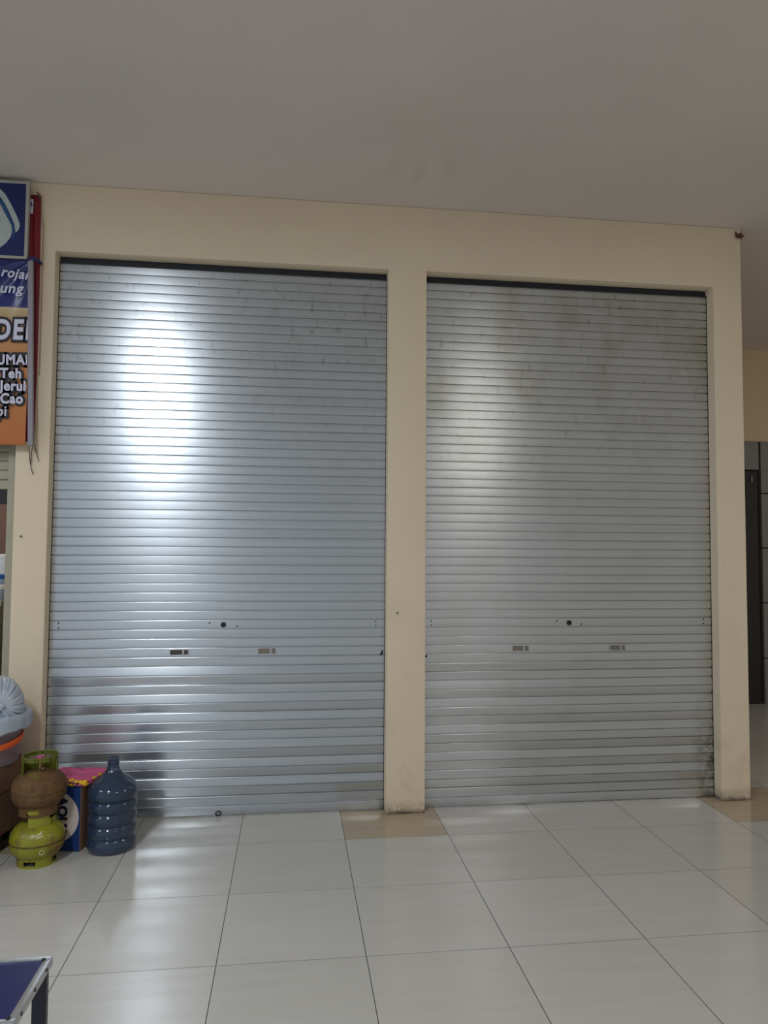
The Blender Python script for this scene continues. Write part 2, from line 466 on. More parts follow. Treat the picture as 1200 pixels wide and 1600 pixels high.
def thing(name, label, cat, loc=(0, 0, 0), rz=0.0, group=None):
    o = bpy.data.objects.new(name, None); COL.objects.link(o)
    o.empty_display_size = 0.1
    o.location = loc; o.rotation_euler = (0, 0, rz)
    return tag(o, label, cat, group)
def tag(o, label, cat, group=None):
    o['label'] = label; o['category'] = cat
    if group: o['group'] = group
    return o
def structure(o, label=None, cat=None):
    o['kind'] = 'structure'
    if label: o['label'] = label
    if cat: o['category'] = cat
    return o
def copy_part(o, parent, loc=None):
    c = o.copy(); COL.objects.link(c); c.parent = parent
    if loc is not None: c.location = loc
    return c
def text_mesh(name, body, size, mat, parent, loc, rot, offset=0.0, extrude=0.001, shear=0.0, align='LEFT', space=1.0, sx=1.0, clip=None):
    cu = bpy.data.curves.new(name + '_curve', 'FONT')
    cu.body = body; cu.size = size; cu.offset = offset; cu.extrude = extrude; cu.shear = shear
    cu.align_x = align; cu.space_character = space; cu.resolution_u = 4
    tmp = bpy.data.objects.new(name + '_curve', cu); COL.objects.link(tmp)
    dg = bpy.context.evaluated_depsgraph_get()
    me = bpy.data.meshes.new_from_object(tmp.evaluated_get(dg))
    bpy.data.objects.remove(tmp); bpy.data.curves.remove(cu)
    me.name = name
    bm = bmesh.new(); bm.from_mesh(me)
    for v in bm.verts: v.co.x *= sx
    if clip is not None:
        bmesh.ops.bisect_plane(bm, geom=bm.verts[:] + bm.edges[:] + bm.faces[:], plane_co=(clip, 0, 0), plane_no=(1, 0, 0), clear_outer=True)
    bm.to_mesh(me); bm.free()
    me.materials.clear(); me.materials.append(mat)
    o = bpy.data.objects.new(name, me); COL.objects.link(o)
    o.parent = parent; o.location = loc; o.rotation_euler = rot
    return o

# ------------------------------------------------------------------ the setting
YW, YS = 0.362, 0.449          # wall face, shutter face
ZC, ZO = 3.893, 3.471          # ceiling, head of the openings
XL, XM0, XM1, XR0, XR1 = -1.784, 0.279, 0.529, 2.529, 2.737
XN = -1.979                    # left edge of the left pillar
PITCH_S = 0.0571
FARY = 3.2

b = MB(); b.box(-9, 9, -9, FARY + 3, -0.12, 0.0)
structure(b.build('floor', FLOOR), 'glossy grey floor of large square tiles', 'floor')
b = MB(); b.box(-9, 9, -7.5, FARY + 3, ZC, ZC + 0.12)
structure(b.build('ceiling', CEIL), 'plain grey ceiling with faint yellow stains', 'ceiling')

# front wall with its pillars and header: one skin with openings
def wall_with_openings(name, xs, zs, solid, y0, y1, mat, bev=0.006):
    bm = bmesh.new(); vm = {}
    def V(i, k, j):
        key = (i, k, j)
        if key not in vm: vm[key] = bm.verts.new((xs[i], (y0, y1)[k], zs[j]))
        return vm[key]
    nx, nz = len(xs) - 1, len(zs) - 1
    S = lambda i, j: 0 <= i < nx and 0 <= j < nz and solid(i, j)
    for i in range(nx):
        for j in range(nz):
            if not S(i, j): continue
            bm.faces.new((V(i, 0, j), V(i + 1, 0, j), V(i + 1, 0, j + 1), V(i, 0, j + 1)))
            bm.faces.new((V(i, 1, j), V(i, 1, j + 1), V(i + 1, 1, j + 1), V(i + 1, 1, j)))
            if not S(i - 1, j): bm.faces.new((V(i, 0, j), V(i, 0, j + 1), V(i, 1, j + 1), V(i, 1, j)))
            if not S(i + 1, j): bm.faces.new((V(i + 1, 0, j), V(i + 1, 1, j), V(i + 1, 1, j + 1), V(i + 1, 0, j + 1)))
            if not S(i, j - 1): bm.faces.new((V(i, 0, j), V(i, 1, j), V(i + 1, 1, j), V(i + 1, 0, j)))
            if not S(i, j + 1): bm.faces.new((V(i, 0, j + 1), V(i + 1, 0, j + 1), V(i + 1, 1, j + 1), V(i, 1, j + 1)))
    bmesh.ops.recalc_face_normals(bm, faces=bm.faces[:])
    bmesh.ops.dissolve_limit(bm, angle_limit=0.01, verts=bm.verts[:], edges=bm.edges[:])
    ed = [e for e in bm.edges if len(e.link_faces) == 2 and e.calc_face_angle() > 0.5 and
          any(abs(e.verts[0].co.y - y0) < 1e-4 and abs(e.verts[1].co.y - y0) < 1e-4 for _ in (0,))]
    bmesh.ops.bevel(bm, geom=ed, offset=bev, segments=3, affect='EDGES', profile=0.5)
    m = MB(); m.frombm(bm)
    return m.build(name, mat, smooth=30)
xs = [-7.0, -4.6, XN, XL, XM0, XM1, XR0, XR1]
zs = [0.0, ZO, ZC]
structure(wall_with_openings('wall_front', xs, zs, lambda i, j: j == 1 or i in (0, 2, 4, 6), YW, 0.62, BEIGE),
          'beige shopfront wall of pillars and header framing the shutters', 'wall')

# side of the last shop, running back along the corridor
b = MB(); b.box(XR1 - 0.15, XR1 - 0.0005, 0.622, FARY, 0, ZC)
structure(b.build('wall_corridor', BEIGE), 'beige side wall of the last shop along the corridor', 'wall')
# partition between the shops and the dark back of the closed shops
b = MB(); b.box(XN - 0.0, XN + 0.15, 0.622, FARY, 0, ZC)
structure(b.build('wall_partition', BROWNWALL), 'partition wall between the open shop and the closed shop', 'wall')
b = MB(); b.box(-7.0, XN, 2.6, 2.7, 0, ZC)
structure(b.build('wall_shop_back', BROWNWALL), 'brown back wall inside the open shop', 'wall')

# far wall with a clad lower part and a dark doorway
DX0, DX1, DZ = 4.30, 4.785, 2.555
b = MB(); b.box(XR1, 9, FARY, FARY + 0.2, 2.871, ZC)
structure(b.build('wall_far', FARBEIGE), 'dim beige upper wall at the end of the corridor', 'wall')
b = MB()
for (x0, x1, z0, z1) in ((3.6, DX1 - 0.012, DZ, 2.864), (DX1 + 0.012, 5.38, 2.30, 2.864), (DX1 + 0.012, 5.38, 1.70, 2.29), (DX1 + 0.012, 5.38, 1.10, 1.69), (DX1 + 0.012, 5.38, 0.5, 1.09), (DX1 + 0.012, 5.38, 0.0, 0.49),
                         (5.39, 9, 0, 2.864), (XR1, 4.28, 0, DZ - 0.01)):
    b.box(x0, x1, FARY - 0.03, FARY + 0.02, z0, z1, 0.004)
structure(b.build('trim_1', GREYTILE), 'grey wall cladding around the dark doorway at the corridor end', 'trim')
b = MB(); b.box(XR1, 9, FARY + 0.021, FARY + 0.2, 0, 2.871)
o = b.build('wall_far_backing', DARKROOM); structure(o, 'dark backing behind the grey cladding', 'wall')
# dark door leaf
b = MB(); b.box(4.285, DX1 - 0.012, FARY - 0.005, FARY + 0.02, 0.0, DZ - 0.012, 0.003)
d = structure(b.build('door_1', BLACKISH), 'black door at the dim end of the corridor', 'door')
b = MB(); b.box(4.68, 4.70, FARY - 0.03, FARY - 0.005, 2.42, 2.48, 0.002)
b.build('door_label', GREYTILE, d)
# outer walls of the hall
b = MB(); b.box(8.9, 9.0, -7.5, FARY, 0, ZC)
structure(b.build('wall_right', FARBEIGE), 'wall on the right side of the hall', 'wall')
b = MB(); b.box(-7.1, -7.0, 0.362, FARY, 0, ZC)
structure(b.build('wall_left', BEIGE), 'wall at the left end of the shops', 'wall')

# ------------------------------------------------------------------ roller shutters
def smooth_noise(x, s): return noise.noise(Vector((x, s, 0.37)))
TILT = {}
def curtain(x0, x1, z0, nsl, seed, tilts, cols=36):
    """slats with rounded lips and a groove between neighbours"""
    prof = [(0.0000, 0.0110), (0.0050, 0.0110), (0.0051, 0.0016), (0.0056, 0.0004), (0.0064, 0.0), (0.0170, -0.00022), (0.0290, -0.0003),
            (0.0420, -0.00022), (0.0536, 0.0), (0.0552, 0.0006), (0.0562, 0.0018), (0.0566, 0.0110)]
    b = MB(); rnd = random.Random(seed)
    for k in range(nsl):
        t0 = tilts.get(k, 0.0) + rnd.uniform(-0.007, 0.007)
        zz = z0 + k * PITCH_S
        vs = []; fs = []
        for i in range(cols + 1):
            x = x0 + (x1 - x0) * i / cols
            t = t0 + 0.0035 * smooth_noise(x * 1.6, k * 0.73 + seed)
            for h, dy in prof:
                vs.append((x, YS + dy - t * (0.0285 - h), zz + h))
        m = len(prof)
        for i in range(cols):
            for j in range(m - 1):
                fs.append((i * m + j, (i + 1) * m + j, (i + 1) * m + j + 1, i * m + j + 1))
        b.add(vs, fs)
    return b
# tilt > 0 leans the top of a slat away (faces up), < 0 faces the floor
def lower_tilts(seq):
    d = {}
    for i, s in enumerate(seq): d[i] = {'B': 0.13, 'l': 0.10, 'm': 0.0, 'd': -0.05, 'D': -0.12}[s]
    return d
# from the bottom slat up
SEQ_L = 'mmDlDlDlmdlDBmDBmmm'[0:19]
SEQ_R = 'mmDlDlDmlDmlDlmDmmm'[0:19]

def shutter(label, x0, x1, mat, seq, seed, keyhole, handles, dark_first):
    t = thing('roller_shutter', label, 'shutter', ((x0 + x1) / 2, YS, 0.0))
    loc = Vector(t.location)
    def put(mb, name, m, smooth=None, parent=None):
        o = mb.build(name, m, smooth=smooth)
        o.parent = t if parent is None else parent
        o.matrix_parent_inverse = Matrix.Translation(-loc)
        return o
    put(curtain(x0 + 0.004, x1 - 0.004, 0.063, 59, seed, lower_tilts(seq[1:])), 'curtain', mat, 16)
    b = MB(); b.box(x0 + 0.004, x1 - 0.004, YS - 0.002, YS + 0.022, 0.006, 0.0615, 0.003)
    put(b, 'bottom_bar', mat, 40)
    b = MB(); b.box(x0 + 0.003, x1 - 0.003, YS + 0.008, YS + 0.15, 3.430, 3.4705)
    b.box(x0 + 0.003, x1 - 0.003, YS - 0.012, YS + 0.008, 3.426, 3.431)
    put(b, 'head_cover', DARKSTEEL)
    for s, xx in ((0, x0), (1, x1)):
        b = MB()
        if s == 0: b.box(xx, xx + 0.0035, YS - 0.003, YS + 0.05, 0.0, 3.43)
        else: b.box(xx - 0.0035, xx, YS - 0.003, YS + 0.05, 0.0, 3.43)
        put(b, 'guide_rail', DARKSTEEL)
    kx, kz = keyhole
    b = MB(); b.lathe([(0.0, 0.0), (0.0155, 0.0), (0.0165, 0.003), (0.0165, 0.005), (0.010, 0.006), (0.0095, 0.0035), (0.0, 0.0035)], 28)
    b.v = [(kx + p[0], YS - 0.003 - p[2], kz + p[1]) for p in b.v]
    lk = put(b, 'lock', BLACKISH, 40)
    b = MB(); b.box(kx - 0.0035, kx + 0.0035, YS - 0.0085, YS - 0.006, kz - 0.006, kz + 0.007)
    kh = b.build('key_slot', DARKSTEEL); kh.parent = lk
    for sx, sz in ((-0.085, 0.012), (0.085, -0.01)):
        b = MB(); b.disc((kx + sx, YS - 0.001, kz + sz), (0, -1, 0), 0.005, 0.003, 12); put(b, 'rivet', DARKSTEEL)
    for hi, (hx, hz) in enumerate(handles):
        b = MB()
        hw, hh = 0.058, 0.0205
        for (a0, a1, c0, c1) in ((-hw, hw, hh - 0.005, hh), (-hw, hw, -hh, -hh + 0.005), (-hw, -hw + 0.005, -hh + 0.005, hh - 0.005), (hw - 0.005, hw, -hh + 0.005, hh - 0.005)):
            b.box(hx + a0, hx + a1, YS - 0.007, YS + 0.001, hz + c0, hz + c1, 0.001)
        h = put(b, 'finger_grip', ALU)
        b = MB(); b.box(hx - hw + 0.004, hx + hw - 0.004, YS - 0.0025, YS - 0.0018, hz - hh + 0.004, hz + hh - 0.004)
        o = b.build('recess_shade', DARKPLATE if (dark_first and hi == 0) else DULLPLATE); o.parent = h  # flat plate, its grey tone stands for shade inside the grip
        b = MB(); b.box(hx + 0.018, hx + 0.030, YS - 0.006, YS - 0.0025, hz - hh + 0.006, hz + hh - 0.006, 0.001)
        o = b.build('pull_tab', ALU); o.parent = h
    for xx in (x0 + 0.055, x1 - 0.06):
        for dz in (-0.014, 0.014):
            b = MB(); b.disc((xx, YS - 0.001, 1.177 + dz), (0, -1, 0), 0.0045, 0.003, 10); put(b, 'rivet', DARKSTEEL)
    return t, put
sh1, put1 = shutter('wider silver roller shutter at left with a bright vertical sheen, behind the water bottle', XL, XM0, SH_L, SEQ_L, 3,
              (-0.742, 1.176), ((-1.008, 1.007), (-0.470, 1.009)), True)
b = MB()
b.tube([(-0.752 + 0.017 * math.cos(a), YS - 0.008, 0.017 + 0.012 * math.sin(a)) for a in [PI * i / 10 + 0.0 for i in range(21)]], 0.003, 8)
put1(b, 'pull_ring', DARKSTEEL, 60)
b = MB(); b.prism([(0.247, 0.978), (0.262, 0.978), (0.268, 0.995), (0.262, 1.01), (0.256, 0.995)], YS - 0.008, YS)
put1(b, 'bolt_end', BLACKISH)
sh2, put2 = shutter('duller stained grey roller shutter at right, between the middle and right pillars', XM1, XR0, SH_R, SEQ_R, 11,
              (1.515, 1.174), ((1.180, 1.009), (1.849, 1.006)), False)
b = MB(); b.disc((0.548, YS - 0.001, 0.965), (0, -1, 0), 0.009, 0.003, 14)
put2(b, 'bolt_hole', BLACKISH)

# the neighbour's shutter, pulled half up behind the banner
t = thing('roller_shutter', 'beige half-raised roller shutter above the open shop at far left', 'shutter', (-3.2, YS + 0.02, 2.0))
loc = Vector(t.location)
def puts(mb, name, m, smooth=None):
    o = mb.build(name, m, smooth=smooth); o.parent = t; o.matrix_parent_inverse = Matrix.Translation(-loc); return o
puts(curtain(-4.59, -2.045, 2.062, 24, 5, {}, 10), 'curtain', RAIL, 40)
b = MB(); b.box(-4.59, -2.045, YS, YS + 0.03, 2.005, 2.06, 0.004); puts(b, 'bottom_bar', RAIL)
b = MB(); b.box(-4.58, -2.05, YS + 0.006, YS + 0.022, 1.915, 2.006, 0.004); puts(b, 'gap_shade_strip', BLACKISH)  # black strip standing for the shade in the gap under the shutter
b = MB(); b.box(-2.043, XN - 0.001, YS - 0.02, YS + 0.06, 0.0, ZO - 0.001, 0.004); puts(b, 'guide_rail', RAIL)
b = MB(); b.box(-4.6, -4.592, YS - 0.02, YS + 0.06, 0.0, ZO - 0.001); puts(b, 'guide_rail', RAIL)

# inside the open shop
t = thing('counter_cabinet', 'beige counter cabinet just inside the open shop at far left', 'cabinet', (-2.6, 0.75, 0))
b = MB(); b.box(-3.2, -2.098, 0.52, 1.0, 0.03, 1.29, 0.004); o = b.build('carcass', CABINET); o.parent = t; o.matrix_parent_inverse = Matrix.Translation((2.6, -0.75, 0))
b = MB(); b.box(-3.22, -2.085, 0.50, 1.02, 1.29, 1.325, 0.005); o = b.build('countertop', CABINET); o.parent = t; o.matrix_parent_inverse = Matrix.Translation((2.6, -0.75, 0))
b = MB(); b.box(-2.9, -2.118, 0.512, 0.522, 1.19, 1.245); o = b.build('slot', BLACKISH); o.parent = t; o.matrix_parent_inverse = Matrix.Translation((2.6, -0.75, 0))
b = MB(); b.box(-3.18, -2.12, 0.54, 0.98, 0.0, 0.03); o = b.build('plinth', BLACKISH); o.parent = t; o.matrix_parent_inverse = Matrix.Translation((2.6, -0.75, 0))
def shop_tub(label, loc, r0, r1, h, mat, lid, name='plastic_tub', cat='tub'):
    t = thing(name, label, cat, loc)
    b = MB(); b.lathe([(0, 0), (r0, 0), (r1, h), (r1 - 0.004, h), (r0 - 0.004, 0.005), (0, 0.005)], 28); b.build('body', mat, t, 40)
    b = MB(); b.lathe([(0, h + 0.02), (r1 * 0.9, h + 0.02), (r1 + 0.004, h + 0.012), (r1 + 0.004, h - 0.006), (r1 + 0.001, h - 0.006)], 28); b.build('lid', lid, t, 40)
shop_tub('pale blue plastic tub on the counter inside the open shop', (-2.170, 0.62, 1.3255), 0.055, 0.07, 0.07, CLEARBLUE, WHITEPL)
shop_tub('white tub with a blue lid farther back on the counter at far left', (-2.22, 0.78, 1.3255), 0.075, 0.085, 0.13, CLEARBLUE, BLUEPL)
shop_tub('tall white container put in for a bright spot at the back of the open shop', (-2.235, 0.97, 1.3255), 0.05, 0.065, 0.26, WHITEPL, WHITEPL, 'bright_spot_container', 'container')  # white container put in for a bright spot deep in the shop
lm = bpy.data.lights.new('shop_lamp', 'POINT'); lm.energy = 22; lm.color = (1, 0.95, 0.9); lm.shadow_soft_size = 0.12
lo = bpy.data.objects.new('shop_lamp', lm); lo.location = (-3.0, 1.1, 2.6); COL.objects.link(lo)

# ------------------------------------------------------------------ light box sign
SY = 0.295
def S(px, py, y=SY):
    p = on_plane(px, py, 1, y); return (p.x, p.z)
sx1 = S(44, 343)[0]; szt = 3.862; szb = S(43, 405)[1]
sx0 = sx1 - 1.05
t = thing('light_box_sign', 'blue light box sign with a pale water drop, high at far left', 'sign', ((sx0 + sx1) / 2, SY, szb))
loc = Vector(t.location)
def puts(mb, name, m, smooth=None, parent=None):
    o = mb.build(name, m, smooth=smooth); o.parent = parent or t; o.matrix_parent_inverse = Matrix.Translation(-loc) if parent is None else Matrix(); return o
b = MB()
fw = 0.017
b.box(sx0, sx1, SY, YW - 0.040, szt - fw, szt, 0.002); b.box(sx0, sx1, SY, YW - 0.040, szb, szb + fw, 0.002)
b.box(sx0, sx0 + fw, SY, YW - 0.040, szb + fw, szt - fw); b.box(sx1 - fw, sx1, SY, YW - 0.040, szb + fw, szt - fw)
puts(b, 'frame', simple('sign_frame', srgb(178, 178, 172), 0.45, 0.1, 0.06))
b = MB(); b.box(sx0 + fw, sx1 - fw, SY + 0.006, SY + 0.02, szb + fw, szt - fw); face = puts(b, 'face', SIGNBLUE)
def outline(pts, y0, y1):
    b = MB(); b.prism([S(x, y) for x, y in pts], y0, y1); return b
dp = outline([(-14, 312), (0, 318), (6, 330), (13, 343), (17.5, 352), (18.2, 361), (16, 370), (10, 378), (4, 383), (0, 386), (-14, 388), (-26, 376), (-30, 360), (-26, 340)], SY + 0.0035, SY + 0.0058)
puts(dp, 'water_drop', SIGNPALE)
dp = outline([(-16, 290), (0, 294.5), (8, 303), (17, 319), (25, 335), (30, 348), (30.5, 353), (28, 359), (24, 363), (22, 350), (15, 333), (7, 317), (0, 307), (-16, 300)], SY + 0.0035, SY + 0.0058)
puts(dp, 'outer_stroke', SIGNPALE)
dp = outline([(0, 310), (6, 318), (14, 335), (21, 352), (22.5, 363), (21, 372), (18.6, 371), (19.6, 361), (18.6, 352), (13, 340), (6, 327), (0, 316)], SY + 0.0035, SY + 0.0058)
puts(dp, 'inner_stroke', SIGNTEAL)

# ------------------------------------------------------------------ red cloth banner behind
RY = 0.347
t = thing('cloth_banner', 'narrow dark red cloth banner hanging behind the light box sign', 'banner', (-1.95, RY, 3.0))
loc = Vector(t.location)
ztop, zbot = 3.80, 2.285
def redx(z):  # right edge
    return -1.868 + 0.004 * math.sin((z - 2.3) * 2.4)
b = MB()
b.grid(lambda u, v: (-2.25 + (redx(zbot + (ztop - zbot) * v) + 2.25) * u, RY - 0.006 - 0.004 * math.sin(u * 60 + 3 * v) * (0.4 + v * 0.6), zbot + (ztop - zbot) * v), 90, 40)
o = puts(b, 'cloth', RED, 60)
sol = o.modifiers.new('thick', 'SOLIDIFY'); sol.thickness = 0.0015
b = MB()
b.grid(lambda u, v: (redx(2.7 + 0.95 * v) + 0.001 + 0.011 * u, RY - 0.004, 2.7 + 0.95 * v), 3, 30)
o = puts(b, 'hem', PEACH, 60); o.modifiers.new('thick', 'SOLIDIFY').thickness = 0.0015
b = MB(); lx, lz = S(48, 335, RY); lx2, lz2 = S(53.5, 313, RY)
b.box(lx - 0.03, lx2, RY - 0.0135, RY - 0.0115, lz, lz2); lab = puts(b, 'printed_patch', WHITEPRINT)
b = MB(); b.prism([(lx + 0.004, lz + 0.05), (lx2 - 0.003, lz + 0.045), (lx2 - 0.004, lz + 0.052), (lx + 0.01, lz + 0.062), (lx + 0.004, lz + 0.075)], RY - 0.015, RY - 0.0136); puts(b, 'patch_mark', BLACKPRINT)
b = MB(); q0 = on_plane(58, 299, 1, RY); q1 = on_plane(65, 312, 1, RY)
b.tube([(q0.x, YW - 0.004, q0.z), ((q0.x + q1.x) / 2, RY - 0.012, (q0.z + q1.z) / 2), (q1.x - 0.006, RY - 0.014, q1.z)], 0.004, 6); puts(b, 'tie', CORD, 60)

# ------------------------------------------------------------------ printed vinyl banner
BY = 0.285
bx1 = -1.876; bx0 = -3.05; bzb, bzt = 2.257, 3.374
t = thing('vinyl_banner', 'blue and orange printed drinks banner hanging at far left', 'banner', (-2.4, BY, bzb))
loc = Vector(t.location)
hx, hz = bx1 - 0.004, 3.385   # tied corner
def fold(x, z):
    dx, dz = x - hx, z - hz
    r = math.hypot(dx, dz); a = math.atan2(-dz, -dx)
    w_ = math.exp(-((r - 0.12) / 0.22) ** 2) if r > 0.12 else r / 0.12
    return 0.0065 * math.sin(a * 15) * w_ + 0.003 * math.sin(x * 21 + 1.4 * math.sin(z * 4)) * min(1, max(0, (3.3 - z)))
b = MB()
b.grid(lambda u, v: (bx0 + (bx1 - 0.02 - bx0) * u ** 0.7, BY + fold(bx0 + (bx1 - 0.02 - bx0) * u ** 0.7, bzb + (bzt - bzb) * v), bzb + (bzt - bzb) * v), 150, 110)
o = puts(b, 'printed_sheet', BANNER, 80)
o.modifiers.new('thick', 'SOLIDIFY').thickness = 0.001
b = MB(); b.box(bx1 - 0.020, bx1 + 0.008, BY - 0.014, BY + 0.012, bzb - 0.004, 3.385, 0.003)
# pole follows the slight lean of the photo's edge
b.v = [(p[0] - 0.016 + 0.032 * (3.38 - p[2]) / 1.12, p[1], p[2]) for p in b.v]
puts(b, 'side_bar', GREYBAR)
def bt(body, px, py, hpx, shear=0.0, outline_=0.0, space=1.0, rx=0.0, sx=1.0, bold=0.022):
    """words on the sheet; px,py = left end of the baseline, hpx = cap height in pixels"""
    p = on_plane(px, py, 1, BY - 0.009)
    size = hpx / 243.0 / 0.70
    rot = (PI / 2, -rx, 0)
    clip = bx1 - 0.022 - p.x
    if outline_:
        text_mesh('lettering_outline', body, size, BLACKPRINT, t, (p.x - loc.x, BY - 0.0085 - loc.y, p.z - loc.z), rot, size * outline_, 0.0004, shear, space=space, sx=sx, clip=clip)
    text_mesh('lettering', body, size, WHITEPRINT, t, (p.x - loc.x, BY - 0.0098 - loc.y, p.z - loc.z), rot, size * bold, 0.0004, shear, space=space, sx=sx, clip=clip)
bt('rojan', 1, 431, 14, 0.2, 0, 1.12, -0.09, 0.9)
bt('ung', -1, 457, 14.5, 0.2, 0, 1.1, 0.02)
bt('DEH', -9, 529, 28, 0.1, 0.13, 1.2, 0.03, 0.72, 0.035)
bt('UMAN', -6, 569, 14, 0, 0.21, 1.1, 0.03, 0.86, 0.035)
bt('Teh', 0, 590, 14, 0, 0.21, 1.08, 0.01, 0.88, 0.035)
bt('Jeruk', 0, 609.5, 14, 0, 0.21, 1.08, 0.01, 0.88, 0.035)
bt('Cao', 0, 629.5, 14, 0, 0.21, 1.08, 0.01, 0.88, 0.035)
bt('pi', -5, 649, 14, 0, 0.21, 1.08, 0.0, 0.88, 0.02)
b = MB(); k0 = on_plane(52, 405, 1, BY); k1 = on_plane(61, 408, 1, BY)
b.tube([(k0.x - 0.03, BY - 0.016, k0.z - 0.01), (k0.x, BY - 0.018, k0.z + 0.002), (k1.x - 0.012, BY + 0.01, k1.z + 0.006), (k1.x, RY - 0.02, k1.z)], [0.008, 0.011, 0.012, 0.009], 8)
puts(b, 'tie_knot', NAVYTIE, 60)

# loose cords under the banner
t = thing('tie_cords', 'loose frayed cords dangling below the corner of the printed banner', 'cord', tuple(on_plane(49, 700, 1, 0.34)))
loc = Vector(t.location)
def cordpts(pp, y=0.34):
    return [tuple(on_plane(x, yy, 1, y + dy)) for x, yy, dy in pp]
for pts in ([(45, 694, -0.03), (46, 708, 0.0), (47, 722, 0.008), (49, 733, 0.008), (51.5, 741, 0.005)],
            [(51, 694, -0.03), (49.5, 706, 0.0), (48.5, 718, 0.008), (48, 727, 0.008)],
            [(54, 694, -0.02), (56, 704, 0.004), (58.5, 713, 0.010), (60.5, 721, 0.008)]):
    b = MB(); b.tube(cordpts(pts), [0.0035, 0.003, 0.003, 0.0025, 0.0035][:len(pts)], 6); puts(b, 'cord', CORD, 60)

# nails and the dried nest
def nail(px, py, label):
    p = on_plane(px, py, 1, YW)
    b = MB(); b.lathe([(0, -0.006), (0.0022, -0.006), (0.0022, 0.016), (0.006, 0.016), (0.006, 0.019), (0, 0.0195)], 12)
    b.v = [(q[0], -q[2], q[1] - 0.0) for q in b.v]
    o = b.build('wall_nail', CORD, smooth=40); o.location = p
    tag(o, label, 'nail')
nail(620, 957, 'small dark nail in the face of the middle pillar')
nail(34, 838, 'small nail in the left pillar under the banner cords')
p = on_plane(1150, 361, 1, YW)
b = MB(); rn = random.Random(5)
for i in range(9):
    a = rn.uniform(-0.5, 2.2); L = rn.uniform(0.02, 0.05)
    q = Vector((0, 0, -0.02)); pts = [q, q + Vector((math.sin(a) * L * 0.5, -0.008, math.cos(a) * L * 0.6)), q + Vector((math.sin(a) * L, -0.012, math.cos(a) * L))]
    b.tube(pts, [0.008, 0.006, 0.003], 6)
o = b.build('insect_nest', NEST, smooth=60); o.location = (p.x, YW - 0.004, ZC - 0.04)
tag(o, 'small brown dried nest under the ceiling at the top of the right pillar', 'nest')

